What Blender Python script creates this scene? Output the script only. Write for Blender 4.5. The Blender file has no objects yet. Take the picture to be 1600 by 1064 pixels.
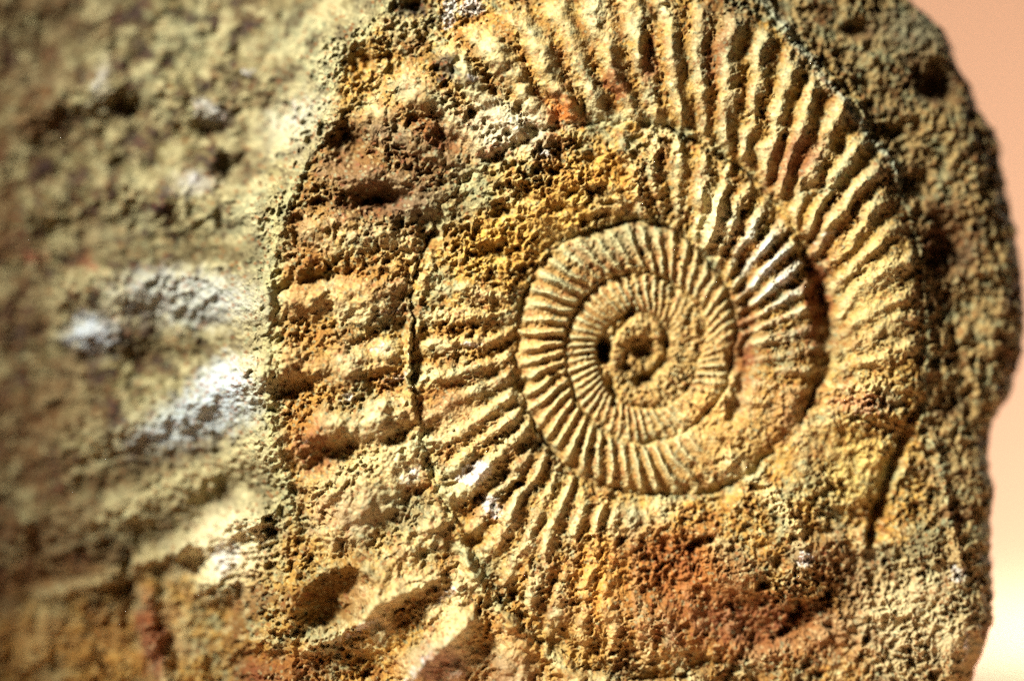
import bpy, math
import numpy as np
from mathutils import Vector

# ------------------------------------------------------------------ units
# one "unit" of the rock layout is 0.1 mm; u to the right, v downwards, h out of the rock face
U = 0.0001
CU, CV = 800.0, 532.0           # layout point on the camera axis
DIST = 5000.0                   # camera to rock face, in units (0.5 m)
rng = np.random.default_rng(7)

scene = bpy.context.scene

# ------------------------------------------------------------------ camera
cam_data = bpy.data.cameras.new("camera")
cam = bpy.data.objects.new("camera", cam_data)
scene.collection.objects.link(cam)
cam.location = (0, -DIST * U, 0)
cam.rotation_euler = (math.radians(90), 0, 0)
cam_data.sensor_width = 36.0
cam_data.lens = 36.0 * DIST / 1600.0
cam_data.clip_start = 0.01
cam_data.clip_end = 20
cam_data.dof.use_dof = True
cam_data.dof.focus_distance = (DIST - 4) * U
cam_data.dof.aperture_fstop = 2.4
cam_data.dof.aperture_blades = 0
scene.camera = cam

# ------------------------------------------------------------------ world, lamps, exposure
world = bpy.data.worlds.new("World")
scene.world = world
world.use_nodes = True
bg = world.node_tree.nodes["Background"]
bg.inputs[0].default_value = (1.0, 0.93, 0.82, 1)
bg.inputs[1].default_value = 0.025


def area_lamp(name, loc, target, size, power, color):
    d = bpy.data.lights.new(name, 'AREA')
    d.shape = 'DISK'
    d.size = size
    d.energy = power
    d.color = color
    o = bpy.data.objects.new(name, d)
    scene.collection.objects.link(o)
    o.location = loc
    o.rotation_euler = (Vector(target) - Vector(loc)).to_track_quat('-Z', 'Y').to_euler()
    return o


def spot_lamp(name, loc, target, radius, angle, power, color):
    d = bpy.data.lights.new(name, 'SPOT')
    d.spot_size = math.radians(angle)
    d.spot_blend = 1.0
    d.shadow_soft_size = radius
    d.energy = power
    d.color = color
    o = bpy.data.objects.new(name, d)
    scene.collection.objects.link(o)
    o.location = loc
    o.rotation_euler = (Vector(target) - Vector(loc)).to_track_quat('-Z', 'Y').to_euler()
    return o


spot_lamp("key_lamp", (-0.37, -0.34, 0.36), (0.019, 0, -0.008), 0.055, 21.8, 90.0, (1.0, 0.985, 0.925))
area_lamp("backdrop_fill_lamp", (0.24, 0.17, 0.06), (0.125, 0.27, -0.055), 0.08, 1.7, (1.0, 0.945, 0.86))  # added out of view to brighten the paper beside the rock

scene.view_settings.view_transform = 'Standard'
scene.view_settings.look = 'None'
scene.view_settings.exposure = 0.0
scene.view_settings.gamma = 1.0
scene.view_settings.use_curve_mapping = False
scene.render.engine = 'CYCLES'
scene.cycles.max_bounces = 6
scene.cycles.use_denoising = False
scene.cycles.sample_clamp_indirect = 1.5


# ------------------------------------------------------------------ noise
def sstep(a, b, x):
    t = np.clip((x - a) / (b - a), 0, 1)
    return t * t * (3 - 2 * t)


def hash2(ix, iy, seed):
    h = (ix.astype(np.uint32) * np.uint32(374761393)) ^ (iy.astype(np.uint32) * np.uint32(668265263)) ^ np.uint32((seed * 2654435761) & 0xffffffff)
    h = (h ^ (h >> np.uint32(13))) * np.uint32(1274126177)
    h = (h ^ (h >> np.uint32(16))) * np.uint32(2246822519)
    return h ^ (h >> np.uint32(15))


def f01(h):
    return (h & np.uint32(0xffffff)).astype(np.float32) / np.float32(0xffffff)


def gnoise(x, y, scale, seed):
    """gradient noise, about -1..1, one feature per `scale` units"""
    x = (x / scale + 4096.0).astype(np.float32)
    y = (y / scale + 4096.0).astype(np.float32)
    ix = np.floor(x).astype(np.int32)
    iy = np.floor(y).astype(np.int32)
    fx = x - ix
    fy = y - iy
    sx = fx * fx * fx * (fx * (fx * 6 - 15) + 10)
    sy = fy * fy * fy * (fy * (fy * 6 - 15) + 10)
    out = 0
    for dx in (0, 1):
        for dy in (0, 1):
            a = f01(hash2(ix + dx, iy + dy, seed)) * np.float32(2 * math.pi)
            g = np.cos(a) * (fx - dx) + np.sin(a) * (fy - dy)
            out = out + g * (sx if dx else 1 - sx) * (sy if dy else 1 - sy)
    return out * 1.5


def fbm(x, y, scale, octs, seed, gain=0.5):
    s, a, tot = 0, 1.0, 0.0
    for i in range(octs):
        s = s + a * gnoise(x + 17.3 * i, y - 9.1 * i, scale / 2 ** i, seed + i * 13)
        tot += a
        a *= gain
    return s / tot


def ridged(x, y, scale, octs, seed):
    s, a, tot = 0, 1.0, 0.0
    for i in range(octs):
        s = s + a * (1 - 2 * np.abs(gnoise(x, y, scale / 2 ** i, seed + i * 7)))
        tot += a
        a *= 0.55
    return s / tot


def worley(x, y, scale, seed, jit=0.95):
    x = (x / scale + 4096.0).astype(np.float32)
    y = (y / scale + 4096.0).astype(np.float32)
    ix = np.floor(x).astype(np.int32)
    iy = np.floor(y).astype(np.int32)
    f1 = np.full(x.shape, 9, np.float32)
    f2 = np.full(x.shape, 9, np.float32)
    cid = np.zeros(x.shape, np.float32)
    for dx in (-1, 0, 1):
        for dy in (-1, 0, 1):
            h = hash2(ix + dx, iy + dy, seed)
            px = ix + dx + 0.5 + jit * (f01(h) - 0.5)
            py = iy + dy + 0.5 + jit * (f01(h >> np.uint32(7)) - 0.5)
            d = np.sqrt((px - x) ** 2 + (py - y) ** 2)
            nearer = d < f1
            f2 = np.where(nearer, f1, np.minimum(f2, d))
            cid = np.where(nearer, f01(h * np.uint32(2654435761)), cid)
            f1 = np.where(nearer, d, f1)
    return f1, f2, cid


# ------------------------------------------------------------------ the grid of the rock face
FINE = 1.4
u_left = np.concatenate([np.arange(-260, 395, 2.9)])
u_mid = np.arange(395, 1440, FINE)
w_right = np.linspace(0, 1, 100)                 # 1440 .. right edge, follows the broken outline
v_all = np.concatenate([np.arange(-190, -8, 4.0), np.arange(-8, 1072, FINE), np.arange(1072, 1165, 4.0)])

edge_v = [-190, -90, -40, 0, 22, 34, 60, 90, 112, 124, 160, 180, 196, 240, 290, 320, 360, 420, 470, 560, 590, 630, 648, 662, 690, 740, 772, 800, 870, 930, 985, 1030, 1064, 1110, 1165]
edge_u = [1290, 1352, 1405, 1440, 1462, 1478, 1492, 1498, 1512, 1524, 1534, 1546, 1560, 1568, 1578, 1582, 1593, 1600, 1606, 1602, 1590, 1578, 1562, 1554, 1548, 1545, 1553, 1548, 1545, 1548, 1545, 1528, 1516, 1500, 1470]
R_v = np.interp(v_all, edge_v, edge_u)
R_v = R_v + 5 * gnoise(v_all, v_all * 0 + 3.3, 26, 91) + 2.5 * gnoise(v_all, v_all * 0 + 8.3, 9, 92)
R_v = CU + (R_v - CU) * 1.028                    # the edge lies farther from the lens than the face

nu = len(u_left) + len(u_mid) + len(w_right)
nv = len(v_all)
X = np.zeros((nv, nu), np.float32)
base_u = np.concatenate([u_left, u_mid, 1440 + w_right * 160]).astype(np.float32)
# right-hand columns stretch to meet the outline (starting to give way at u = 1180)
stretch = np.clip((base_u - 1180) / (1600 - 1180), 0, 1) ** 1.5
for j in range(nv):
    X[j] = base_u + stretch * (R_v[j] - 1600)
Y = np.repeat(v_all[:, None], nu, 1).astype(np.float32)
dR = (R_v[:, None] - X).astype(np.float32)       # distance to the right edge

# ------------------------------------------------------------------ spiral of the ammonite
CX, CY = 1005.0, 557.0
bt = [-2.0, -1.5, -1.0, -0.75, -0.5, -0.25, 0, 0.125, 0.25, 0.33, 0.5, 0.625, 0.75, 0.875, 1.0, 1.125, 1.25, 1.375, 1.5, 1.625, 1.75, 1.875, 2.0, 2.125, 2.25, 2.375, 2.5, 2.58, 2.63, 2.68, 2.75, 2.80, 2.875, 2.93, 2.965, 3.0, 3.125, 3.25, 3.32, 3.375, 3.417, 3.45, 3.5, 3.6, 3.66, 3.75, 3.8, 3.85, 3.92, 4.0, 4.2]
br = [6, 14, 30, 38, 72, 66, 83, 88, 88, 113, 133, 130, 121, 128, 137, 138, 143, 176, 217, 219, 197, 208, 218, 250, 297, 311, 368, 380, 393, 386, 360, 362, 396, 457, 495, 512, 462, 435, 462, 500, 533, 565, 585, 590, 602, 575, 583, 610, 640, 690, 800]
tt = np.linspace(-2, 4.2, 6201)
bb = np.interp(tt, bt, br)
ker = np.hanning(81)
ker /= ker.sum()
bb = np.convolve(np.pad(bb, 40, mode='edge'), ker, 'valid')


def bnd(t):
    return np.interp(t, tt, bb).astype(np.float32)


rt = [-2, -0.5, 0.3, 0.5, 1.2, 1.3, 1.5, 1.75, 2.0, 2.2, 2.25, 2.5, 2.58, 2.65, 2.75, 2.85, 3.0, 3.3]
rn = [30, 52, 54, 50, 50, 54, 46, 42, 60, 60, 56, 62, 54, 36, 28, 27, 25, 25]
phase_tab = np.concatenate([[0], np.cumsum(np.interp((tt[1:] + tt[:-1]) / 2, rt, rn) * np.diff(tt))])


def phase_of(t):
    return np.interp(t, tt, phase_tab).astype(np.float32)


pt = [-2, -0.8, -0.5, -0.1, 0.2, 0.25, 0.32, 0.45, 1.04, 1.10, 1.16, 1.24, 1.3, 1.42, 1.5, 1.55, 1.69, 1.73, 1.85, 1.92, 2.0, 2.08, 2.2, 2.27, 2.32, 2.56, 2.62, 2.70, 2.9, 3.0, 3.1]
pv = [0.1, 0.2, 0.7, 1.0, 0.8, 0.45, 0.55, 1, 1, 0.6, 0.1, 0.3, 0.9, 0.85, 0.6, 0.1, 0.1, 0.9, 0.85, 0.7, 0.5, 0.2, 0.1, 0.45, 0.95, 0.95, 0.6, 0.6, 0.9, 0.7, 0.0]
at = [-2, -0.5, 0.2, 0.5, 1.1, 1.3, 1.5, 2.0, 2.25, 2.4, 2.6, 2.75, 3.0]
av = [3, 6, 6, 10, 11, 16, 15, 15, 15, 17, 20, 25, 27]

# ------------------------------------------------------------------ helpers on layout coordinates


def gau(x, y, cx, cy, rx, ry, rot=0.0, p=2.0):
    a = math.radians(rot)
    dx, dy = x - cx, y - cy
    e = (dx * math.cos(a) + dy * math.sin(a)) / rx
    f = (-dx * math.sin(a) + dy * math.cos(a)) / ry
    return np.exp(-np.minimum((e * e + f * f) ** (p / 2), 40))


def win(cx, cy, r):
    j0, j1 = np.searchsorted(v_all, [cy - r - 70, cy + r + 70])
    i0, i1 = np.searchsorted(base_u, [cx - r - 90, cx + r + 90])
    return slice(j0, j1), slice(i0, i1)


def polydist(x, y, pts):
    best = np.full(x.shape, 1e9, np.float32)
    side = np.zeros(x.shape, np.float32)
    for (x0, y0), (x1, y1) in zip(pts[:-1], pts[1:]):
        dx, dy = x1 - x0, y1 - y0
        L2 = dx * dx + dy * dy
        t = np.clip(((x - x0) * dx + (y - y0) * dy) / L2, 0, 1)
        d = np.hypot(x - x0 - t * dx, y - y0 - t * dy)
        n = d < best
        side = np.where(n, np.sign((x - x0) * dy - (y - y0) * dx), side)
        best = np.where(n, d, best)
    return best, side


def line(x, y, pts, w, p=2.0):
    d, _ = polydist(x, y, pts)
    return np.exp(-np.minimum((d / w) ** p, 40))


# ------------------------------------------------------------------ large form: nearer on the left, falling away on the right
LEFT_LINE = [(700, -260), (640, -20), (566, 48), (530, 100), (514, 190), (466, 275), (438, 350), (424, 450), (424, 600), (438, 700), (452, 780), (440, 900), (420, 1200)]


def macro(x, y):
    h = np.zeros_like(x)
    d, sd = polydist(x, y, LEFT_LINE)
    ul = np.where(sd < 0, d, 0) / 430
    h -= 150 * ul / (1 + 0.15 * ul ** 2) + 64 * sstep(0.0, 0.26, ul)
    h -= 0.055 * np.clip(x - 800, 0, None)
    h += 16 * sstep(820, 1000, y) * sstep(900, 500, x)
    h -= 40 * sstep(20, -190, y) + 25 * sstep(1090, 1165, y)
    return h


H0 = macro(X, Y)
# where each point of the face lies in the flat layout (the near left side spreads, the far right side shrinks)
k = DIST / (DIST - H0)
PX = (CU + (X - CU) * k).astype(np.float32)
PY = (CV + (Y - CV) * k).astype(np.float32)

# slight wobble so that nothing is drawn with a compass
wob = 7 * fbm(PX, PY, 90, 2, 5)
wob2 = 7 * fbm(PX, PY, 90, 2, 6)
WX, WY = PX + wob, PY + wob2
jf = np.clip(np.hypot(PX - CX, PY - CY) / 330, 0.28, 1)
jx = PX + wob * np.minimum(1, jf * 1.6) + jf * (4 * gnoise(PX, PY, 36, 9) + 1.6 * gnoise(PX, PY, 11, 7))
jy = PY + wob2 * np.minimum(1, jf * 1.6) + jf * (4 * gnoise(PX, PY, 36, 10) + 1.6 * gnoise(PX, PY, 11, 8))

dx, dy = jx - CX, jy - CY
RR = np.hypot(dx, dy).astype(np.float32)
RR = RR + np.clip(RR / 220, 0.35, 1) * (4.5 * gnoise(PX, PY, 17, 35) + 2.5 * gnoise(PX, PY, 7.5, 36))
T0 = (np.arctan2(dx, dy) / (2 * math.pi)) % 1.0
TT = np.full(X.shape, 9.0, np.float32)
RHO = np.zeros_like(X)
BIN = np.zeros_like(X)
BOUT = np.full(X.shape, 1e4, np.float32)
for kk in range(-2, 4):
    t = (T0 + kk).astype(np.float32)
    bi, bo = bnd(t), bnd(t + 1)
    m = (RR >= bi) & (RR < bo) & (t < 3.2)
    TT[m] = t[m]
    RHO[m] = ((RR - bi) / (bo - bi))[m]
    BIN[m] = bi[m]
    BOUT[m] = bo[m]
tiny = RR < bnd((T0 - 2).astype(np.float32))
TT[tiny] = -1.9
end = 3.035 + 0.02 * gnoise(PX, PY, 60, 12)
shell = TT < np.minimum(end, 3.05)
# lower right: the shell is broken off along a flake, matrix beyond it
notch_pts = [(1452, 610), (1428, 655), (1412, 700), (1392, 748), (1378, 790), (1362, 835), (1290, 850), (1180, 850)]
rout = BOUT - RR
rin = RR - BIN

lean = np.interp(TT, [-1, 0.5, 1.3, 2.2, 2.35, 2.6, 2.75, 3], [0.7, 1.3, 0.9, 1.0, 1.6, 0.6, 0.4, 0.3]).astype(np.float32)
bend = np.interp(TT, [-1, 0.5, 1.3, 2.2, 2.35, 2.6, 3], [0.6, 1.0, 0.6, 0.6, 1.6, 0.5, 0.2]).astype(np.float32)
PH = phase_of(TT) - lean * (RHO - 0.5) + bend * (RHO - 0.5) ** 2
PH = PH + 0.16 * gnoise(PX, PY, 60, 21) + 0.03 * gnoise(PX, PY, 18, 22)
RIBN = np.floor(PH + 0.5)
fr = PH - RIBN                                        # -0.5 .. 0.5
rj = f01(hash2(RIBN.astype(np.int32), RIBN.astype(np.int32) * 0 + 3, 77))
cosr = 0.5 + 0.5 * np.cos(2 * np.pi * fr)
sharp = np.interp(TT, [-1, 0.5, 1.2, 1.5, 2.2, 2.7, 3], [1.2, 1.5, 1.6, 1.4, 1.25, 1.0, 0.9]).astype(np.float32)
ribp = cosr ** sharp
pres = np.interp(TT, pt, pv).astype(np.float32)
pres = np.clip(pres + 0.6 * fbm(PX, PY, 70, 3, 31), 0, 1.15) * (0.72 + 0.45 * rj)
pres *= np.clip(0.9 + 0.2 * gnoise(PX, PY, 17, 33) + 0.3 * gnoise(PX, PY, 42, 34), 0.3, 1.3)
pres *= sstep(0.0, 0.10, RHO) * sstep(1.0, 0.86, RHO) * shell
# smears of clay over parts of the shell
smear = np.clip(gau(PX, PY, 1105, 640, 48, 40, -40, 3) + gau(PX, PY, 1150, 700, 60, 50, 0, 3)
                + gau(PX, PY, 860, 310, 110, 60, -25, 3.5) + gau(PX, PY, 770, 380, 70, 55, 0, 3)
                + gau(PX, PY, 1120, 860, 170, 80, 5, 4), 0, 1)
pres *= 1 - 0.85 * smear
RIB = (np.interp(TT, at, av) * ribp * pres).astype(np.float32)

# whorl bodies, seams, dish
width = np.where(shell, BOUT - BIN, 100)
bul = np.where(RHO < 0.5, 0.45 + 0.55 * (1 - (1 - 2 * RHO) ** 2), 1 - np.clip(2 * RHO - 1, 0, 1) ** 2.4)
H = H0.copy()
bamp = np.minimum(width * 0.2, 26)
H += np.where(shell, bamp * bul, 0)
dish = np.interp(RR, [0, 90, 140, 215, 360, 480, 600, 900], [-56, -48, -44, -42, -22, -18, -16, -16]).astype(np.float32)
H += dish
H += RIB
# seam: the outer whorl overhangs the inner one with a thin raised lip
seam_amp = np.interp(TT, [-1, 0, 0.4, 1.3, 1.7, 2.5, 2.75, 2.95, 3.1], [0, 0, 1, 2, 4, 5, 9, 7, 0])
seam_amp = seam_amp * np.clip(0.7 + 0.9 * fbm(PX, PY, 60, 2, 41), 0, 1.4)
fill = sstep(-0.2, 0.4, fbm(PX, PY, 55, 3, 44) + 0.8 * gau(PX, PY, 880, 215, 170, 60, -12, 3) + 0.5 * gau(PX, PY, 840, 400, 60, 60) + 0.7 * line(PX, PY, [(668, 700), (700, 790), (740, 900), (800, 965)], 40))
H += np.where(shell, seam_amp * np.exp(-((rin - 4 - 4 * fill) / (4 + 4 * fill)) ** 2), 0)
wsc = np.clip(width / 160, 0.35, 1)
H += np.where(shell & (TT < 2.2), fill * 0.55 * bamp * np.exp(-(rout / (16 * wsc)) ** 2), 0)
H -= np.where(shell & (TT < 2.2), (1 - fill) * 0.7 * seam_amp * np.clip(fbm(PX, PY, 40, 2, 42) + 0.35, 0, 1) * np.exp(-(rout / 7.0) ** 2), 0)

groove = np.where(shell, np.exp(-(np.minimum(rin, np.where(TT < 2.05, rout, 99)) / (20 * wsc + 2)) ** 2), 0) * sstep(0.9, 1.3, np.where(rout < rin, TT + 1, TT)) * sstep(2.95, 2.7, TT)
H -= 10 * groove * np.clip(0.45 + 1.5 * fbm(PX, PY, 70, 3, 45), 0, 1.3)
# outside the shell
out_r = np.where(shell, 0, RR - bnd(T0 + np.where(T0 > 0.06, 3, 2)))
out_r = np.clip(out_r, 0, None)
tr = sstep(0.17, 0.23, T0) * sstep(0.60, 0.46, T0)     # right and upper right side of the shell
H -= tr * (np.minimum(out_r, 50) * 0.45 + 0.12 * out_r)
rim_top = tr * np.exp(-((out_r - 7) / 4.0) ** 2) * (~shell)
H += 10 * rim_top * np.clip(0.3 + 1.6 * fbm(PX, PY, 50, 3, 43), 0, 1.3)
tl = sstep(0.60, 0.68, T0) * sstep(0.86, 0.80, T0)
lip_l = tl * np.exp(-((out_r - 8) / 9.0) ** 2) * (~shell)
H += 8 * lip_l

# broken flake, lower right
nd, ns = polydist(jx, jy, notch_pts)
lr_win = sstep(640, 690, PY) * sstep(1215, 1300, PX)
lower_right = ((ns < 0) & (lr_win > 0.5)).astype(np.float32)
far_side = (ns < 0) * lr_win * sstep(0, 16, nd)
H -= 24 * far_side * sstep(240, 60, nd)
H -= 26 * np.exp(-(nd / 7.0) ** 2) * sstep(600, 660, PY) * sstep(1340, 1380, PX)
# right bottom block
H += 20 * gau(PX, PY, 1470, 990, 110, 110, 0, 3) + 13 * line(PX, PY, [(1462, 690), (1480, 780), (1500, 880)], 9)
H += 12 * gau(PX, PY, 1440, 850, 34, 40, 0, 3)
H += -20 * gau(PX, PY, 1180, 965, 160, 45, 8, 3)

HX = WX + 5 * gnoise(PX, PY, 17, 14) + 2.2 * gnoise(PX, PY, 6.5, 15)
HY = WY + 5 * gnoise(PX, PY, 17, 16) + 2.2 * gnoise(PX, PY, 6.5, 17)
# hollows (cx, cy, rx, ry, rot, depth, power)
for c in [(528, 938, 62, 42, -28, 30, 4), (468, 925, 16, 60, 10, -14, 2.5), (556, 92, 24, 25, 0, 26, 3), (815, 300, 17, 14, 0, 18, 3), (783, 332, 15, 18, 30, 16, 3),
          (872, 325, 19, 10, 10, 14, 3), (770, 398, 28, 14, 15, 20, 3), (845, 268, 12, 10, 0, 12, 3), (895, 300, 12, 11, 0, 14, 3), (925, 250, 13, 11, 0, 13, 3), (965, 262, 26, 20, 0, 16, 3.5),
          (948, 548, 12, 19, 5, 80, 5), (1007, 550, 15, 11, 30, 30, 3), (1010, 590, 16, 9, -10, 42, 3), (985, 487, 6, 10, 25, 26, 3), (980, 574, 9, 7, 0, 18, 3), (1000, 570, 30, 34, 0, 12, 3), (1030, 575, 9, 12, 0, 14, 3),
          (958, 612, 5, 26, -12, 26, 3), (968, 515, 22, 5, -48, 12, 3), (1042, 545, 7, 45, 4, 12, 2.5), (992, 530, 6, 6, 0, 14, 3),
          (590, 312, 52, 20, -6, 40, 3), (545, 232, 28, 38, 10, 40, 3), (490, 440, 56, 18, -4, 34, 3), (460, 606, 36, 20, -15, 34, 3), (508, 712, 46, 24, -18, 42, 3), (478, 690, 14, 14, 0, 14, 3),
          (700, 205, 40, 18, 45, 16, 3), (690, 115, 18, 8, 30, 16, 3), (712, 108, 10, 14, 0, 18, 3), (640, 10, 30, 16, 0, 24, 3), (1010, 90, 10, 34, 0, 14, 2.5), (1040, 25, 16, 14, 0, 14, 3),
          (1040, 890, 80, 52, 12, 20, 3.5), (1478, 132, 36, 28, 30, 40, 3), (1350, 40, 26, 16, 0, 18, 3), (1400, 205, 26, 14, 20, 22, 3), (1486, 385, 30, 40, 0, 26, 3), (1430, 290, 26, 24, 0, 14, 3),
          (1312, 228, 14, 12, 0, 16, 3), (1262, 292, 10, 9, 0, 12, 3), (1284, 465, 14, 70, 0, 14, 3), (815, 600, 10, 14, 0, 16, 3), (830, 695, 16, 12, 0, 16, 3), (868, 590, 8, 7, 0, 12, 3),
          (365, 268, 26, 20, 0, 26, 3), (190, 260, 22, 16, 0, 26, 3), (200, 170, 26, 18, 0, 30, 3), (130, 330, 34, 34, 0, 26, 3), (330, 205, 20, 14, 0, 18, 3), (70, 60, 60, 40, 0, 30, 3),
          (205, 940, 22, 50, -8, 40, 3), (60, 930, 120, 30, -14, 24, 3), (420, 1030, 40, 18, 0, 18, 3), (590, 1035, 30, 22, 0, 14, 3), (735, 845, 12, 10, 0, 16, 3), (752, 785, 14, 12, 0, 14, 3),
          (1150, 565, 9, 16, 0, 14, 3), (885, 1000, 40, 12, 30, 12, 3), (690, 945, 12, 9, 0, 12, 3), (675, 920, 8, 8, 0, 10, 3), (1005, 395, 5, 5, 0, 14, 3), (1100, 480, 6, 5, 0, 9, 3)]:
    w_ = win(c[0], c[1], 2.2 * max(c[2], c[3]))
    H[w_] -= c[5] * gau(HX[w_], HY[w_], *c[:5], p=c[6])

hg = gau(HX, HY, 528, 938, 62, 42, -28, 2.0)
H += 15 * np.exp(-((hg - 0.26) / 0.12) ** 2)
SEAM_BAND = [(1010, 186), (950, 190), (850, 220), (752, 264), (705, 312), (670, 385), (650, 470), (641, 560), (643, 640), (664, 705), (694, 775), (716, 845), (742, 905), (790, 962), (850, 1020), (900, 1064)]
band = np.clip(line(jx, jy, SEAM_BAND, 13, 3) + line(jx, jy, LEFT_LINE, 13, 3) * sstep(900, 780, PY), 0, 1)
# raised ridges (points, half width, height)
ridge_big = np.zeros_like(X)
for pts, w, hh in [([(70, 930), (200, 888), (290, 856)], 14, 26), ([(280, 862), (330, 836), (372, 806), (408, 812)], 20, 40), ([(376, 826), (352, 868), (334, 905)], 32, 36),
                   ([(480, 1015), (560, 962), (680, 905)], 15, 22), ([(632, 1075), (672, 1022), (735, 968)], 17, 26), ([(225, 930), (240, 985), (258, 1064), (262, 1110)], 15, 46),
                   ([(462, 895), (450, 945), (452, 1000), (460, 1064)], 8, 14), ([(520, 760), (600, 715), (655, 690)], 24, 16), ([(700, 770), (760, 745)], 16, 10),
                   ([(120, 450), (240, 440), (400, 470)], 52, 46), ([(110, 520), (180, 525)], 28, 30), ([(120, 690), (240, 655), (400, 585)], 56, 50), ([(30, 820), (220, 780), (400, 700)], 38, 36),
                   ([(60, 330), (200, 300), (400, 330)], 36, 34), ([(40, 180), (180, 130), (330, 170)], 36, 34), ([(300, 60), (420, 130), (480, 60)], 26, 10),
                   ([(1160, 1040), (1260, 1000), (1390, 960)], 16, 10), ([(1100, 300), (1130, 330), (1112, 372)], 16, 15), ([(1140, 720), (1230, 800), (1260, 880)], 14, 12),
                   ([(1158, 400), (1172, 470), (1172, 560), (1150, 650)], 13, -17), ([(1262, 380), (1284, 440), (1290, 560), (1270, 640)], 17, -15), ([(1416, 690), (1388, 768), (1368, 838)], 12, -36),
                   ([(1186, -10), (1240, 58), (1290, 125), (1335, 180), (1385, 240), (1408, 284)], 8, 8), ([(1078, 668), (1105, 640), (1138, 600)], 22, 9),
                   ([(790, 960), (830, 1008), (900, 1064)], 12, 12), ([(700, 770), (722, 860), (755, 925), (800, 970)], 7, 9), (SEAM_BAND, 12, 4), ([(650, 470), (641, 560), (645, 640)], 8, 8)]:
    pa = np.array(pts, float)
    w_ = win(pa[:, 0].mean(), pa[:, 1].mean(), max(np.ptp(pa[:, 0]), np.ptp(pa[:, 1])) / 2 + 3.5 * w)
    rg = line(HX[w_], HY[w_], pts, w)
    H[w_] += hh * rg
    if w >= 13 and hh > 0:
        ridge_big[w_] = np.maximum(ridge_big[w_], rg)

# ------------------------------------------------------------------ rough surface
porosity = np.clip(0.65 + 1.15 * fbm(PX, PY, 110, 3, 51), 0.08, 1.6)
porosity *= 1 + 0.6 * gau(PX, PY, 780, 170, 130, 90) + 0.9 * gau(PX, PY, 600, 280, 120, 100) + 0.5 * gau(PX, PY, 500, 560, 80, 200) + 0.5 * gau(PX, PY, 1180, 940, 260, 110) + 0.4 * smear
crisp = np.where(shell & (TT < 1.25), np.where(TT < -0.45, 0.7, 0.32), 1.0) * np.where(shell & (TT >= 1.25), 0.80, 1.0)
ribtop = np.clip(RIB / 12, 0, 1)
lzd, lzs = polydist(PX, PY, LEFT_LINE)
left_zone = np.where(lzs < 0, sstep(0, 50, lzd), 0) * sstep(950, 850, PY + 0.28 * PX)
crisp = crisp * (1 - 0.5 * ribtop) * np.where(shell & (TT > 2.24) & (TT < 2.56), 0.65, 1.0) * (1 - 0.7 * gau(PX, PY, 528, 938, 64, 44, -28, 5)) * (1 - 0.45 * band) * (1 - 0.55 * left_zone) * np.clip(0.85 + 1.1 * fbm(PX, PY, 75, 3, 53), 0.3, 1.7)
cl = 0.3 + 0.7 * (1 - np.clip(RIB / 14, 0, 1) * 0.7)
wx2 = PX + 8 * gnoise(PX, PY, 26, 61) + 3.4 * gnoise(PX, PY, 9, 63)
wy2 = PY + 8 * gnoise(PX, PY, 26, 62) + 3.4 * gnoise(PX, PY, 9, 64)
rough = 14 * fbm(PX, PY, 110, 4, 71, 0.6) * np.where(shell & (TT < 1.25), 0.25, 1.0)
rough += crisp * (6.5 * fbm(PX, PY, 40, 3, 72, 0.62) + 4.0 * ridged(wx2, wy2, 26, 3, 73))
f1, f2, cid = worley(wx2, wy2, 25, 81)
rough -= crisp * porosity * cl * 24 * np.clip(cid * 1.7 - 0.75, 0, 1) * sstep(0.46, 0.16, f1)
f1, f2, cid = worley(wx2 + 300, wy2, 13.5, 82)
rough -= crisp * porosity * cl * 11.0 * np.clip(cid * 1.5 - 0.35, 0, 1) * sstep(0.52, 0.16, f1)
rough += crisp * porosity * cl * 2.2 * sstep(0.20, 0.0, f2 - f1)
f1, f2, cid = worley(wx2, wy2 + 500, 7.2, 83)
rough -= crisp * porosity * 5.0 * cid * sstep(0.55, 0.15, f1)
chunk = np.clip(0.55 + 1.2 * fbm(PX, PY, 85, 3, 55), 0, 1.4)
f1, f2, cid = worley(wx2 + 40, wy2 + 200, 17, 65)
rough += crisp * chunk * cl * 5.5 * (cid - 0.5) * sstep(0.0, 0.12, f2 - f1)
f1, f2, cid = worley(wx2 + 140, wy2 + 900, 8.2, 66)
rough += crisp * chunk * cl * 3 * (cid - 0.5) * sstep(0.0, 0.15, f2 - f1)
pxs = PX + 2.2 * gnoise(PX, PY, 12, 67)
pys = PY + 2.2 * gnoise(PX, PY, 12, 68)
foam = np.clip(0.6 + 1.3 * fbm(PX, PY, 95, 3, 56), 0, 1.3) * crisp * cl
f1, f2, cid = worley(pxs + 31, pys + 77, 10.5, 69)
rough -= foam * 12 * np.clip(cid * 1.5 - 0.3, 0, 1) * sstep(0.50, 0.22, f1)
f1, f2, cid = worley(pxs + 631, pys + 277, 6.6, 70)
rough -= foam * 7 * np.clip(cid * 1.5 - 0.45, 0, 1) * sstep(0.50, 0.2, f1)
f1, f2, cid = worley(wx2 + 90, wy2 + 700, 4.6, 89)
rough -= crisp * (0.4 + 0.6 * porosity) * 3.6 * np.clip(cid * 1.6 - 0.4, 0, 1) * sstep(0.55, 0.1, f1)
rough += crisp * 1.8 * fbm(PX, PY, 7, 2, 84, 0.7)
outer_l = np.where(shell, sstep(2.55, 2.66, TT), 0)
rough += outer_l * (9 * fbm(PX, PY, 62, 3, 96, 0.6) + 6 * ridged(wx2, wy2, 40, 2, 97))
bottom = sstep(800, 880, PY) * sstep(760, 860, PX)
rough += bottom * (8 * fbm(PX, PY, 55, 3, 98, 0.6) + 5 * ridged(wx2, wy2, 30, 3, 99))
left_coarse = sstep(440, 330, PX)
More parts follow.
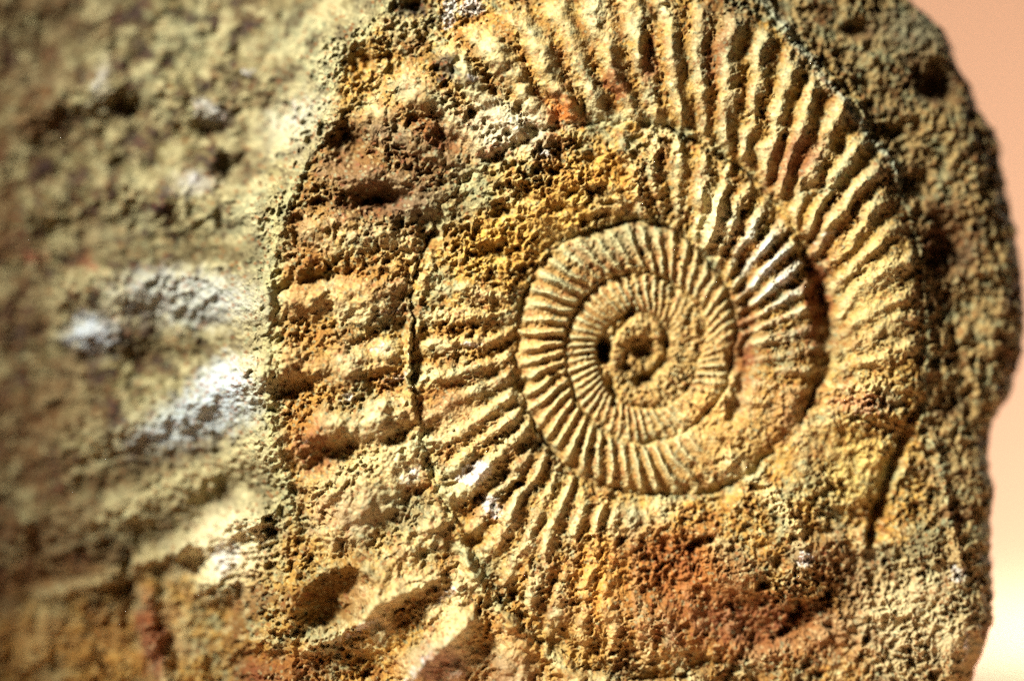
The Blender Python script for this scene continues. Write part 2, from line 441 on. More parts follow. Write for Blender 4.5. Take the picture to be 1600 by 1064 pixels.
rough += left_coarse * (17 * fbm(PX, PY, 55, 4, 85, 0.7) + 9 * ridged(wx2, wy2, 48, 2, 86))
right_coarse = np.where(shell, 0, tr) * sstep(0, 30, out_r)
f1, f2, cid = worley(wx2 * 1.25, wy2 * 0.8, 24, 87)
rough += right_coarse * (12 * fbm(PX, PY, 60, 3, 90, 0.6) + 5 * fbm(PX * 1.3, PY, 34, 3, 88, 0.65) - 11 * np.clip(cid * 1.4 - 0.4, 0, 1) * sstep(0.5, 0.12, f1))
H += rough

# rounded drop at the right edge
rd = np.clip(1 - dR / 75, 0, 1)
H -= 62 * (1 - np.sqrt(np.clip(1 - rd ** 2, 0, 1)))

# ------------------------------------------------------------------ colours of stone, shell, clay and rust (albedo, with some light and shade painted in at the left)
def lin(r, g, b):
    return np.array([((c / 255.0 + 0.055) / 1.055) ** 2.4 if c > 10 else c / 255.0 / 12.92 for c in (r, g, b)], np.float32)


OCHRE, CREAM, GREY, RUST = lin(186, 152, 84), lin(218, 208, 164), lin(148, 152, 122), lin(150, 94, 42)
BROWN, WHITE, PINK, OLIVE = lin(126, 92, 54), lin(214, 212, 212), lin(196, 150, 124), lin(140, 140, 98)
BLUE, DARK, RED, YELL = lin(198, 204, 200), lin(60, 50, 44), lin(156, 52, 34), lin(206, 166, 88)
col = np.empty(X.shape + (3,), np.float32)
col[:] = OCHRE


def mix(c, m):
    global col
    m = np.clip(m, 0, 1)[..., None]
    col = col * (1 - m) + c * m


n1 = fbm(PX, PY, 110, 4, 101, 0.6)
n2 = fbm(PX, PY, 60, 4, 102, 0.65)
n3 = fbm(PX, PY, 34, 3, 103, 0.7)
n4 = fbm(PX, PY, 150, 4, 104, 0.6)
n5 = fbm(PX, PY, 12, 3, 105, 0.7)
mix(CREAM, sstep(0.0, 0.4, n1) * 0.7)
mix(YELL, sstep(0.05, 0.4, n4) * 0.45)
mix(GREY, sstep(0.0, 0.35, n2) * 0.75)
mix(BROWN, sstep(0.0, 0.35, -n4) * 0.75)
mix(RUST, sstep(0.12, 0.42, -n2 + 0.25 * n3) * 0.5)
mix(RUST, sstep(0.75, 1.5, porosity) * sstep(-0.1, 0.3, n3) * 0.5)
mix(RUST, sstep(0.25, 0.5, n3) * 0.3)
mix(BROWN, bottom * (0.35 + 0.7 * n2))
mix(GREY, sstep(0.08, 0.36, n5 + 0.4 * n2) * 0.45)
mix(BROWN, sstep(0.1, 0.36, -n5 + 0.35 * n4) * 0.5)
mix(CREAM, sstep(0.14, 0.4, fbm(PX, PY, 15, 3, 106, 0.7)) * 0.45)
# left: grey green limestone, brown stains, painted dark pit specks and light falloff
ld, ls = polydist(PX + 18 * n2, PY + 18 * n3, LEFT_LINE)
lm = sstep(-14, 16, -ls * ld) * sstep(930, 840, PY + 0.28 * PX + 30 * n2 - 60)
mix(lin(146, 138, 106), lm * 0.85)
mix(lin(132, 122, 82), lm * sstep(-0.1, 0.3, n1) * 0.8)
mix(lin(104, 82, 50), lm * sstep(0.0, 0.22, n2 - 0.3 * n4) * 0.85)
mix(lin(150, 152, 124), lm * sstep(0.05, 0.35, n4) * 0.6)
mix(lin(84, 66, 42), lm * sstep(0.08, 0.3, n3 + 0.35 * n2) * 0.9)  # dark specks painted for the shaded pits
mix(lin(204, 194, 154), lm * sstep(0.08, 0.32, -n3 + 0.3 * n4) * 0.65)
mix(BROWN, sstep(150, -60, PX + 60 * n1) * 0.55)
mix(lin(172, 164, 128), lm * sstep(160, 20, ld) * (0.25 + 0.6 * n2))
mix(lin(196, 186, 146), lm * sstep(0.1, 0.35, -n2 + n3 * 0.4) * 0.7)
# right: brown grey limestone
rm = np.clip(right_coarse + sstep(1430, 1470, PX), 0, 1)
mix(lin(168, 146, 102), rm * 0.85)
mix(BROWN, rm * sstep(0.05, 0.3, n2) * 0.75)
mix(GREY, rm * sstep(0.0, 0.35, -n3) * 0.6)
# shell ribs are pale calcite, the furrows hold ochre and rusty clay
rcol = np.clip(RIB / np.maximum(np.interp(TT, at, av), 1) * 1.2, 0, 1)
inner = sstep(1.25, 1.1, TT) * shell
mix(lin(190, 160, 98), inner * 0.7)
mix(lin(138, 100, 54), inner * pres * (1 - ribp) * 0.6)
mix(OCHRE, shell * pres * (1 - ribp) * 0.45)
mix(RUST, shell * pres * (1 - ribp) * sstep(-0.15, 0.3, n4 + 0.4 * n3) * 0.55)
mix(CREAM, rcol * (0.55 + 0.6 * n3))
mix(GREY, rcol * inner * (0.35 + 0.8 * n2))
mix(lin(196, 192, 160), np.where(shell, sstep(0.5, 1, fill), 0) * np.exp(-((rin - 2) / 14.0) ** 2) * gau(PX, PY, 860, 225, 190, 70, -12, 3) * 0.7)
mix(BLUE, gau(PX, PY, 1205, 420, 50, 90, -20, 3) * rcol * 0.9)
mix(GREY, gau(PX, PY, 960, 375, 90, 30, -10, 3) * 0.5)
mix(GREY, np.clip(rim_top + 0.8 * lip_l, 0, 1) * 0.7)
mix(lin(190, 182, 140), np.where(shell, np.exp(-(np.clip(rin - 2, 0, None) / 5.0) ** 2), 0) * np.clip(seam_amp / 9, 0, 1) * 0.6)
mix(CREAM, ridge_big * sstep(330, 480, PX + PY - 500) * (0.55 + 0.5 * n3))
CXN, CYN = WX + 26 * n3, WY + 26 * n5
# patches: (cx, cy, rx, ry, rot, colour, strength)
for cx, cy, rx, ry, rot, c, s in [(1045, 890, 95, 62, 12, lin(168, 114, 56), 0.7), (1060, 880, 60, 40, 12, lin(168, 104, 48), 0.4), (1278, 460, 17, 80, 2, RUST, 0.9), (1235, 640, 40, 50, 0, RUST, 0.35), (1165, 540, 18, 80, 0, lin(140, 84, 38), 0.7), (690, 215, 46, 24, 40, lin(146, 94, 56), 0.7),
                                   (965, 130, 18, 34, 0, RUST, 0.8), (880, 180, 24, 20, 0, lin(206, 130, 56), 0.8), (1012, 90, 13, 40, 0, RUST, 0.8), (700, 640, 40, 30, 0, RUST, 0.7), (770, 230, 16, 10, 0, lin(186, 110, 92), 0.7), (870, 150, 12, 9, 0, RUST, 0.7),
                                   (1120, 100, 10, 60, 10, RUST, 0.6), (1240, 250, 30, 50, 40, lin(150, 92, 56), 0.7), (720, 300, 70, 60, 0, GREY, 0.5), (790, 200, 70, 40, 10, lin(214, 206, 178), 0.75), (640, 330, 40, 26, 0, GREY, 0.7),
                                   (600, 265, 125, 90, 0, lin(112, 80, 46), 0.7), (470, 400, 40, 60, 0, lin(140, 96, 50), 0.5), (560, 440, 60, 30, 0, lin(150, 104, 52), 0.4), (540, 235, 40, 50, 0, lin(140, 106, 60), 0.6), (590, 320, 60, 26, 0, lin(126, 90, 54), 0.7), (470, 560, 45, 130, 0, lin(178, 134, 64), 0.55), (490, 700, 44, 40, 0, lin(150, 94, 44), 0.7),
                                   (745, 660, 90, 40, 0, lin(206, 186, 138), 0.6), (610, 800, 80, 40, 0, GREY, 0.55), (540, 800, 60, 30, 0, lin(190, 160, 122), 0.5), (525, 935, 60, 45, -25, lin(150, 116, 64), 0.9), (430, 560, 12, 280, 0, lin(196, 186, 138), 0.7),
                                   (690, 1040, 40, 40, 0, lin(150, 112, 104), 0.6), (790, 1050, 50, 40, 0, lin(150, 116, 84), 0.6), (440, 1050, 70, 30, 0, RUST, 0.7), (130, 1010, 150, 60, 0, lin(204, 160, 92), 0.45), (352, 856, 62, 62, 0, lin(238, 228, 190), 0.9), (240, 1000, 24, 70, -8, lin(140, 84, 62), 0.8),  # pale lower left patch paints the ridge brighter where it faces the lamp
                                   (232, 955, 16, 40, -8, lin(160, 96, 48), 0.6), (55, 405, 13, 11, 0, RED, 0.6), (140, 415, 12, 10, 0, RED, 0.5), (150, 524, 38, 32, 0, lin(206, 212, 216), 0.95), (290, 466, 105, 42, 4, lin(196, 198, 190), 0.85), (350, 600, 38, 44, 30, lin(200, 206, 208), 0.85), (310, 655, 105, 42, -22, lin(190, 198, 200), 0.85), (330, 180, 26, 16, 20, lin(214, 212, 200), 0.7), (160, 130, 16, 44, 10, lin(196, 190, 168), 0.6), (300, 290, 34, 18, 0, lin(206, 202, 186), 0.6), (460, 190, 60, 40, -40, lin(200, 196, 170), 0.6), (60, 130, 60, 24, -10, lin(150, 130, 98), 0.6), (110, 640, 60, 40, 0, lin(150, 126, 88), 0.5), (250, 545, 130, 18, -4, lin(104, 88, 54), 0.7), (240, 725, 150, 26, -18, lin(108, 88, 54), 0.7), (260, 395, 150, 18, 0, lin(100, 86, 54), 0.7), (60, 900, 140, 26, -10, lin(140, 100, 54), 0.7), (860, 320, 110, 60, -25, lin(214, 178, 100), 0.55),  # left: trough shade and pale crests of the ridges painted in
                                   (770, 385, 70, 45, 0, lin(220, 182, 96), 0.6), (1105, 640, 44, 34, -40, lin(194, 160, 96), 0.9), (1370, 470, 55, 130, 0, lin(214, 192, 132), 0.55), (1350, 630, 50, 14, 0, lin(200, 150, 120), 0.5), (1340, 730, 60, 60, 0, lin(214, 194, 128), 0.6),
                                   (1200, 980, 230, 50, 4, lin(144, 88, 40), 0.65), (1310, 890, 80, 40, 20, lin(126, 88, 48), 0.6), (1430, 970, 100, 95, 0, lin(200, 188, 150), 0.75), (1440, 850, 34, 36, 0, lin(140, 132, 100), 0.8), (1490, 380, 50, 60, 0, lin(116, 78, 46), 0.7),
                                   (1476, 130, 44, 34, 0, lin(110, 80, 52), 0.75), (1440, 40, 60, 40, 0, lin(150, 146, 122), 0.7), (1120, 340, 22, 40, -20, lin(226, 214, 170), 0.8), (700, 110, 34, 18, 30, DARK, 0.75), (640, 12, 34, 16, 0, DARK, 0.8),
                                   (940, 900, 50, 60, 0, lin(214, 166, 86), 0.6), (900, 1010, 90, 40, 0, lin(200, 166, 98), 0.5), (780, 540, 90, 40, 0, lin(206, 166, 100), 0.4), (1170, 1020, 60, 20, 0, RUST, 0.4), (945, 265, 40, 26, 0, lin(206, 162, 84), 0.6)]:
    w_ = win(cx, cy, 2.2 * max(rx, ry))
    m_ = (np.clip(gau(CXN[w_], CYN[w_], cx, cy, rx, ry, rot, 3) * 1.15, 0, 1) * s)[..., None]
    col[w_] = col[w_] * (1 - m_) + c * m_
mix(lin(186, 190, 168), line(jx, jy, [(1186, -10), (1240, 58), (1290, 125), (1335, 180), (1385, 240), (1408, 284)], 8) * 0.75)
mix(BROWN, lm * sstep(260, 20, PX) * sstep(-0.1, 0.3, n4 + 0.5 * n2) * 0.8)  # browner towards the left edge, adding painted falloff
mix(lin(188, 182, 140), band * sstep(-0.15, 0.3, 0.8 * n3 + 0.8 * n2 + 0.2 * n5) * 0.75)
# white mineral crust, in broken blotches
crust = np.zeros_like(X)
for cx, cy, rx, ry, rot, s in [(742, 742, 30, 22, 0, 1), (768, 790, 18, 26, -30, 1), (700, 18, 14, 36, 8, 1), (738, 10, 24, 18, 0, 1), (738, 122, 9, 7, 0, 1), (478, 690, 6, 7, 0, 1), 
                                (1258, 872, 18, 14, 0, .9), (1498, 896, 16, 14, 0, .9), (1508, 1010, 6, 34, 8, .8), (1578, 335, 10, 20, -20, .8), (735, 537, 26, 6, -6, .8), (352, 870, 26, 40, 25, .9),
                                (700, 930, 40, 12, -30, .6), (655, 1040, 10, 40, 40, .7), (560, 985, 50, 10, -30, .6), (345, 180, 20, 14, 20, .7), (390, 115, 14, 10, 0, .6), (300, 285, 20, 14, 0, .7), (640, 745, 24, 18, -30, .7), (460, 180, 50, 40, -30, .45),
                                (855, 240, 12, 10, 0, .8), (1285, 375, 46, 10, -25, .5), (602, 545, 20, 10, -10, .6), (545, 620, 16, 9, 0, .6), (625, 590, 30, 8, -20, .6), (610, 490, 30, 7, -8, .5), (160, 130, 12, 34, 10, .6), (1205, 425, 14, 12, 0, .8), (1225, 440, 20, 10, -20, .8)]:
    w_ = win(cx, cy, 2.2 * max(rx, ry))
    crust[w_] = np.maximum(crust[w_], s * gau(WX[w_] + 12 * n5[w_], WY[w_] + 12 * n3[w_], cx, cy, rx, ry, rot, 3))
crust = sstep(0.30, 0.85, crust * (1 + 0.8 * n5 + 0.45 * n3 + 0.5 * gnoise(PX, PY, 6, 113)))
mix(WHITE * np.array([1.0, 0.99, 0.97], np.float32), crust * 0.62)
# speckle of mixed grains
g1, g2, gid = worley(PX + n5 * 3, PY + n3 * 3, 6.5, 111)
gm = sstep(0.5, 0.3, g1)
mix(CREAM, gm * (gid > 0.80) * 0.3)
mix(RUST, gm * (gid < 0.14) * 0.55)
mix(GREY, gm * ((gid > 0.3) & (gid < 0.38)) * 0.6)
col = np.array([0.68, 0.675, 0.66], np.float32) * np.clip(col, 0, 1) ** 1.3 * (1 - 0.08 * lm)[..., None]  # left albedo lowered to stand in for weaker light there
col *= (1 + 0.20 * n5 + 0.10 * gnoise(PX, PY, 4, 112))[..., None]
col = np.clip(col, 0.012, 0.86)

# ------------------------------------------------------------------ skirt round the face, closed at the back
NS = 30
BACK = -430.0


def skirt_cols(x_edge, y_edge, h_edge, nx, ny, seed, c_edge):
    """columns that carry one border of the face round to the back"""
    outs = []
    L = len(x_edge)
    s = np.arange(L) * 2.5
    for i in range(1, NS + 1):
        e = i / NS
        hh = h_edge * (1 - e) + BACK * e
        inw = 8 * math.sin(e * math.pi) - 60 * e ** 2.2
        q = i * 14.0 + np.zeros(L)
        d = inw + 14 * fbm(s, q, 70, 3, seed) * min(1, e * 6) * (1 - e * 0.5)
        outs.append((x_edge + nx * d, y_edge + ny * d, hh))
    return outs


pos = np.stack([X, Y, H], -1)
cols_right = skirt_cols(X[:, -1], Y[:, -1], H[:, -1], 1.0, 0.0, 201, None)
cols_left = skirt_cols(X[:, 0], Y[:, 0], H[:, 0], -1.0, 0.0, 202, None)
lat = np.concatenate([np.stack([np.stack(c, -1) for c in cols_left[::-1]], 1), pos, np.stack([np.stack(c, -1) for c in cols_right], 1)], 1)
lcol = np.concatenate([np.repeat(col[:, :1], NS, 1), col, np.repeat(col[:, -1:], NS, 1)], 1)


def skirt_rows(row, sgn, seed):
    outs = []
    L = row.shape[0]
    s = np.arange(L) * 2.0
    for i in range(1, NS + 1):
        e = i / NS
        hh = np.minimum(row[:, 2], row[:, 2] * (1 - e) + BACK * e)
        d = -45 * e ** 2.2 + 12 * fbm(s, s * 0 + i * 14.0, 80, 3, seed) * min(1, e * 6)
        if sgn > 0:
            d = np.minimum(d, 0)
        outs.append(np.stack([row[:, 0], row[:, 1] + sgn * d, hh], -1))
    return outs


top = np.stack(skirt_rows(lat[0], -1, 203)[::-1], 0)
bot = np.stack(skirt_rows(lat[-1], 1, 204), 0)
lat = np.concatenate([top, lat, bot], 0)
lcol = np.concatenate([np.repeat(lcol[:1], NS, 0), lcol, np.repeat(lcol[-1:], NS, 0)], 0)
# side stone takes the weathered brown grey of the right flank
nvv, nuu = lat.shape[:2]
jj, ii = np.mgrid[0:nvv, 0:nuu]
sk = ((ii < NS) | (ii >= nuu - NS) | (jj < NS) | (jj >= nvv - NS))
sv = 0.5 + 0.5 * fbm((ii * 5.0).astype(np.float32), (jj * 5.0).astype(np.float32), 60, 3, 205)
skc = lin(150, 132, 98) * (1 - sv[..., None]) + lin(120, 92, 60) * sv[..., None]
lcol = np.where(sk[..., None], 0.35 * lcol + 0.65 * skc, lcol)

ROOT_V = 1165.0
P = np.empty_like(lat)
P[..., 0] = (lat[..., 0] - CU) * U
P[..., 1] = -lat[..., 2] * U
P[..., 2] = -(lat[..., 1] - CV) * U
ROOT = np.array([0.0, 0.02, -(ROOT_V - CV) * U])
P -= ROOT
du = np.gradient(P, axis=1)
dv = np.gradient(P, axis=0)
N = np.cross(dv, du)
N /= np.maximum(np.linalg.norm(N, axis=-1, keepdims=True), 1e-12)

# ------------------------------------------------------------------ which face belongs to which part
face_shape = (nvv - 1, nuu - 1)


def inner_map(a, fill):
    f = np.full((nvv, nuu), fill, a.dtype)
    f[NS:-NS, NS:-NS] = a
    return f[:-1, :-1]


tt_f = inner_map(TT, 9.0)
sh_f = inner_map(shell & (lower_right < 0.5), False)
rn_f = inner_map(RIBN.astype(np.int32), -1)
rp_f = inner_map((ribp * (pres > 0.22)).astype(np.float32), 0.0)
px_f = inner_map(PX, -999.0)
py_f = inner_map(PY, -999.0)
cr_f = inner_map(crust, 0.0)
hol_f = inner_map(gau(WX, WY, 528, 938, 66, 42, -28, 4), 0.0)
lr_f = inner_map((line(WX, WY, [(120, 450), (240, 440), (400, 470)], 34)), 0.0)
lr2_f = inner_map((line(WX, WY, [(120, 690), (240, 655), (400, 585)], 40)), 0.0)
lr3_f = inner_map((line(WX, WY, [(70, 930), (200, 888), (300, 850), (372, 806), (408, 812)], 20)), 0.0)
spk_f = inner_map((line(WX, WY, [(225, 930), (240, 985), (258, 1064), (262, 1110)], 15)), 0.0)

region = np.zeros(face_shape, np.int32)                  # 0 = stone
W_EDGES = [(-3.0, -0.5, 1), (-0.5, 0.27, 2), (0.27, 1.22, 3), (1.22, 2.20, 4), (2.20, 3.2, 5)]
for lo, hi, rid in W_EDGES:
    region[sh_f & (tt_f >= lo) & (tt_f < hi)] = rid
rib_sel = (region >= 2) & (rp_f > 0.36)
region[rib_sel] = 1000 * region[rib_sel] + np.clip(rn_f[rib_sel], 0, 998)
region[(region == 0) & (hol_f > 0.35)] = 10
region[(region == 0) & (lr_f > 0.45)] = 11
region[(region == 0) & (lr2_f > 0.45)] = 12
region[(region == 0) & (lr3_f > 0.45)] = 13
region[(region == 0) & (spk_f > 0.45)] = 14
for rid, cx, cy, rr_ in [(20, 752, 762, 60), (21, 715, 12, 60)]:
    region[(cr_f > 0.45) & (np.hypot(px_f - cx, py_f - cy) < rr_)] = rid


# ------------------------------------------------------------------ materials
def stone_material(name, rough=0.9, spec=0.25, bump=0.5, attr=True, base=(0.5, 0.4, 0.25)):
    m = bpy.data.materials.new(name)
    m.use_nodes = True
    nt = m.node_tree
    b = nt.nodes["Principled BSDF"]
    b.inputs["Roughness"].default_value = rough
    b.inputs["Specular IOR Level"].default_value = spec
    tc = nt.nodes.new("ShaderNodeTexCoord")
    n = nt.nodes.new("ShaderNodeTexNoise")
    n.inputs["Scale"].default_value = 1900
    n.inputs["Detail"].default_value = 5
    n.inputs["Roughness"].default_value = 0.65
    nt.links.new(tc.outputs["Object"], n.inputs["Vector"])
    v = nt.nodes.new("ShaderNodeTexVoronoi")
    v.inputs["Scale"].default_value = 2300
    nt.links.new(tc.outputs["Object"], v.inputs["Vector"])
    ramp = nt.nodes.new("ShaderNodeMapRange")
    ramp.inputs["From Min"].default_value = 0.25
    ramp.inputs["From Max"].default_value = 0.75
    ramp.inputs["To Min"].default_value = 0.72
    ramp.inputs["To Max"].default_value = 1.25
    nt.links.new(n.outputs["Fac"], ramp.inputs["Value"])
    mx = nt.nodes.new("ShaderNodeMix")
    mx.data_type = 'RGBA'
    mx.blend_type = 'MULTIPLY'
    mx.inputs["Factor"].default_value = 1.0
    if attr:
        a = nt.nodes.new("ShaderNodeAttribute")
        a.attribute_name = "stone_colour"
        nt.links.new(a.outputs["Color"], mx.inputs["A"])
    else:
        mx.inputs["A"].default_value = (*base, 1)
    nt.links.new(ramp.outputs["Result"], mx.inputs["B"])
    nt.links.new(mx.outputs["Result"], b.inputs["Base Color"])
    add = nt.nodes.new("ShaderNodeMath")
    add.operation = 'ADD'
    nt.links.new(n.outputs["Fac"], add.inputs[0])
    nt.links.new(v.outputs["Distance"], add.inputs[1])
    bp = nt.nodes.new("ShaderNodeBump")
    bp.inputs["Strength"].default_value = bump
    bp.inputs["Distance"].default_value = 0.00022
    nt.links.new(add.outputs[0], bp.inputs["Height"])
    nt.links.new(bp.outputs["Normal"], b.inputs["Normal"])
    return m


M_STONE = stone_material("weathered_limestone", 0.92, 0.22, 0.55)
M_SHELL = stone_material("calcite_shell", 0.78, 0.32, 0.40)
M_CRUST = stone_material("white_mineral_crust", 0.42, 0.55, 0.9)
M_CRUMB = stone_material("ochre_crumb", 0.92, 0.2, 0.4)

# ------------------------------------------------------------------ build the objects
col_link = scene.collection.objects.link


def tag(o, label=None, cat=None, group=None, kind=None):
    for kx, vx in (("label", label), ("category", cat), ("group", group), ("kind", kind)):
        if vx:
            o[kx] = vx


rock = bpy.data.objects.new("fossil_rock", None)
rock.empty_display_size = 0.02
rock.location = ROOT
col_link(rock)
tag(rock, "ochre limestone rock with a ribbed spiral ammonite fossil in its face", "fossil rock")

Pf = P.reshape(-1, 3)
Nf = N.reshape(-1, 3).astype(np.float32)
Cf = lcol.reshape(-1, 3)
qi, qj = np.meshgrid(np.arange(nuu - 1), np.arange(nvv - 1))
a0 = (qj * nuu + qi).ravel()
quads = np.stack([a0, a0 + nuu, a0 + nuu + 1, a0 + 1], -1).astype(np.int32)
reg = region.ravel()
order = np.argsort(reg, kind='stable')
reg_sorted = reg[order]
ids, starts = np.unique(reg_sorted, return_index=True)
ends = np.append(starts[1:], len(reg_sorted))
slices = {int(i): order[s:e] for i, s, e in zip(ids, starts, ends)}


def mesh_from_quads(name, q, mat, extra=None):
    vid, inv = np.unique(q.ravel(), return_inverse=True)
    inv = inv.astype(np.int32)
    nq = len(q)
    co = Pf[vid].astype(np.float32)
    nn = Nf[vid]
    cc = Cf[vid]
    loops = inv
    lstart = (np.arange(nq) * 4).astype(np.int32)
    if extra is not None:                                  # fan that closes the back
        ring = np.searchsorted(vid, extra)
        c_idx = len(co)
        co = np.vstack([co, co[ring].mean(0, keepdims=True)])
        nn = np.vstack([nn, [[0, 1, 0]]])
        cc = np.vstack([cc, cc[ring].mean(0, keepdims=True)])
        tri = np.stack([np.roll(ring, -1), ring, np.full(len(ring), c_idx)], -1).astype(np.int32)
        lstart = np.concatenate([lstart, nq * 4 + np.arange(len(tri)) * 3]).astype(np.int32)
        loops = np.concatenate([loops, tri.ravel()]).astype(np.int32)
    me = bpy.data.meshes.new(name)
    me.vertices.add(len(co))
    me.vertices.foreach_set("co", co.ravel().astype(np.float32))
    me.loops.add(len(loops))
    me.loops.foreach_set("vertex_index", loops)
    me.polygons.add(len(lstart))
    me.polygons.foreach_set("loop_start", lstart)
    at_ = me.attributes.new("stone_colour", 'FLOAT_COLOR', 'POINT')
    at_.data.foreach_set("color", np.concatenate([cc, np.ones((len(cc), 1))], 1).astype(np.float32).ravel())
    me.update(calc_edges=True)
    me.validate()
    me.materials.append(mat)
    me.normals_split_custom_set_from_vertices(nn.tolist())
    return me


def part(name, q_ids, mat, parent, label=None, extra=None, kind=None):
    me = mesh_from_quads(name, quads[q_ids], mat, extra)
    o = bpy.data.objects.new(name, me)
    o.parent = parent
    col_link(o)
    tag(o, label, kind=kind)
    return o


ring = np.concatenate([np.arange(nuu), np.arange(1, nvv) * nuu + nuu - 1, (nvv - 1) * nuu + np.arange(nuu - 2, -1, -1), np.arange(nvv - 2, 0, -1) * nuu])
# too small rib slivers fall back to their whorl
whorl_faces = {r: [slices[r]] if r in slices else [] for r in (1, 2, 3, 4, 5)}
rib_faces = []
for rid, f in slices.items():
    if rid >= 1000:
        if len(f) < 45:
            whorl_faces[rid // 1000].append(f)
        else:
            rib_faces.append((rid // 1000, f))
stone = part("stone_matrix", slices[0], M_STONE, rock, extra=ring)
WN = {1: ("shell_core", "pitted ochre core with dark holes at the spiral's centre"), 2: ("inner_whorl", "innermost finely ribbed whorl around the pitted core"),
      3: ("inner_whorl", "second whorl with thin grey green ribs"), 4: ("middle_whorl", "partly clay covered whorl with broken ribs"), 5: ("outer_whorl", "broad outer whorl with strong pale ribs")}
whorls = {}
for r in (1, 2, 3, 4, 5):
    if whorl_faces[r]:
        whorls[r] = part(WN[r][0], np.concatenate(whorl_faces[r]), M_SHELL if r < 4 else M_STONE, rock, WN[r][1])
for r, f in rib_faces:
    part("rib", f, M_SHELL, whorls[r])
for rid, nm, lb in [(10, "hollow", "dark oval hollow below the shell"), (11, "ridge", "blurred grey white ridge on the near left flank"), (12, "ridge", "lower blurred grey white ridge on the near left flank"),
                    (13, "ridge", "cream ridge along the lower left"), (14, "spur", "red brown pointed spur at the lower left")]:
    if rid in slices:
        part(nm, slices[rid], M_STONE, rock, lb)
for rid in (20, 21):
    if rid in slices:
        part("mineral_crust", slices[rid], M_CRUST, rock, "white crystalline mineral crust")

# loose crumbs of stone clinging to the face
phi = (1 + 5 ** 0.5) / 2
ico = np.array([(-1, phi, 0), (1, phi, 0), (-1, -phi, 0), (1, -phi, 0), (0, -1, phi), (0, 1, phi), (0, -1, -phi), (0, 1, -phi), (phi, 0, -1), (phi, 0, 1), (-phi, 0, -1), (-phi, 0, 1)]) / 1.902
icf = np.array([(0, 11, 5), (0, 5, 1), (0, 1, 7), (0, 7, 10), (0, 10, 11), (1, 5, 9), (5, 11, 4), (11, 10, 2), (10, 7, 6), (7, 1, 8), (3, 9, 4), (3, 4, 2), (3, 2, 6), (3, 6, 8), (3, 8, 9), (4, 9, 5), (2, 4, 11), (6, 2, 10), (8, 6, 7), (9, 8, 1)])
NC = 2600
cj = rng.integers(NS + 40, nvv - NS - 30, NC * 2)
ci = rng.integers(NS + 300, nuu - NS - 8, NC * 2)
src = cj * nuu + ci
keep_p = np.clip(porosity * crisp, 0, 1)[cj - NS, ci - NS] * (1 - 0.8 * np.clip(RIB / 10, 0, 1)[cj - NS, ci - NS])
src = src[rng.random(NC * 2) < keep_p][:NC]
nc = len(src)
rad = (0.6 + 1.8 * rng.random(nc) ** 3.0) * U * 1.25
jit = 1 + 0.45 * (rng.random((nc, 12, 1)) - 0.5)
sq = 0.7 + 0.6 * rng.random((nc, 1, 3))
verts = (Pf[src] + Nf[src] * rad[:, None] * 0.35)[:, None, :] + ico[None] * jit * sq * rad[:, None, None]
faces = (np.arange(nc)[:, None, None] * 12 + icf[None]).reshape(-1, 3)
me = bpy.data.meshes.new("crumbs")
me.vertices.add(nc * 12)
me.vertices.foreach_set("co", verts.reshape(-1).astype(np.float32))
me.loops.add(len(faces) * 3)
me.loops.foreach_set("vertex_index", faces.ravel().astype(np.int32))
me.polygons.add(len(faces))
me.polygons.foreach_set("loop_start", (np.arange(len(faces)) * 3).astype(np.int32))
cc = Cf[src] * (0.8 + 0.25 * rng.random((nc, 1)))
at_ = me.attributes.new("stone_colour", 'FLOAT_COLOR', 'POINT')
at_.data.foreach_set("color", np.concatenate([np.repeat(cc, 12, 0), np.ones((nc * 12, 1))], 1).astype(np.float32).ravel())
me.update(calc_edges=True)
me.materials.append(M_CRUMB)
crumbs = bpy.data.objects.new("crumbs", me)
crumbs.parent = rock
col_link(crumbs)
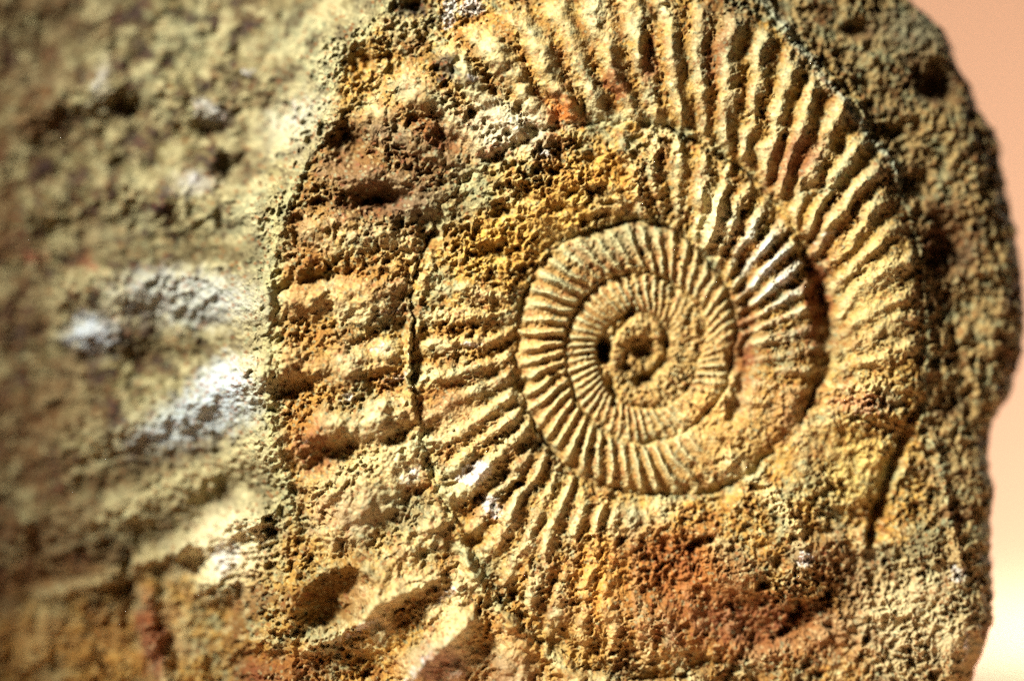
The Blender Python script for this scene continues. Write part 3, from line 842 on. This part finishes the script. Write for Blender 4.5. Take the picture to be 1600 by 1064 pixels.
tag(crumbs, "loose ochre crumbs clinging to the rock face", kind="stuff")

# ------------------------------------------------------------------ paper sweep the rock stands on
pm = bpy.data.materials.new("peach_paper")
pm.use_nodes = True
nt = pm.node_tree
b = nt.nodes["Principled BSDF"]
b.inputs["Roughness"].default_value = 0.9
b.inputs["Specular IOR Level"].default_value = 0.2
tc = nt.nodes.new("ShaderNodeTexCoord")
n = nt.nodes.new("ShaderNodeTexNoise")
n.inputs["Scale"].default_value = 60
n.inputs["Detail"].default_value = 6
nt.links.new(tc.outputs["Object"], n.inputs["Vector"])
mr = nt.nodes.new("ShaderNodeMix")
mr.data_type = 'RGBA'
mr.inputs["A"].default_value = (0.80, 0.50, 0.335, 1)
mr.inputs["B"].default_value = (0.84, 0.535, 0.36, 1)
nt.links.new(n.outputs["Fac"], mr.inputs["Factor"])
nt.links.new(mr.outputs["Result"], b.inputs["Base Color"])

zt = -(ROOT_V + 1.0 - CV) * U
prof = [(-0.30, zt)] + [(0.32, zt)]
for i in range(1, 17):
    a = i / 16 * math.pi / 2
    prof.append((0.32 + 0.20 * math.sin(a), zt + 0.20 * (1 - math.cos(a))))
prof.append((0.52, 0.60))
vs, fs = [], []
TH = 0.002
for (y, z) in prof:
    for x in (-0.7, 0.7):
        vs.append((x, y, z))
npf = len(prof)
for (y, z) in prof:
    for x in (-0.7, 0.7):
        vs.append((x, y + TH * (1 if z > zt + 0.1 else 0), z - TH * (0 if z > zt + 0.1 else 1)))
for i in range(npf - 1):
    fs.append((2 * i, 2 * i + 1, 2 * i + 3, 2 * i + 2))
    o2 = 2 * npf
    fs.append((o2 + 2 * i, o2 + 2 * i + 2, o2 + 2 * i + 3, o2 + 2 * i + 1))
me = bpy.data.meshes.new("paper_backdrop")
me.from_pydata(vs, [], fs)
me.update()
for p_ in me.polygons:
    p_.use_smooth = True
me.materials.append(pm)
sweep = bpy.data.objects.new("paper_backdrop", me)
col_link(sweep)
tag(sweep, "plain peach paper sweep behind and under the rock", kind="structure")
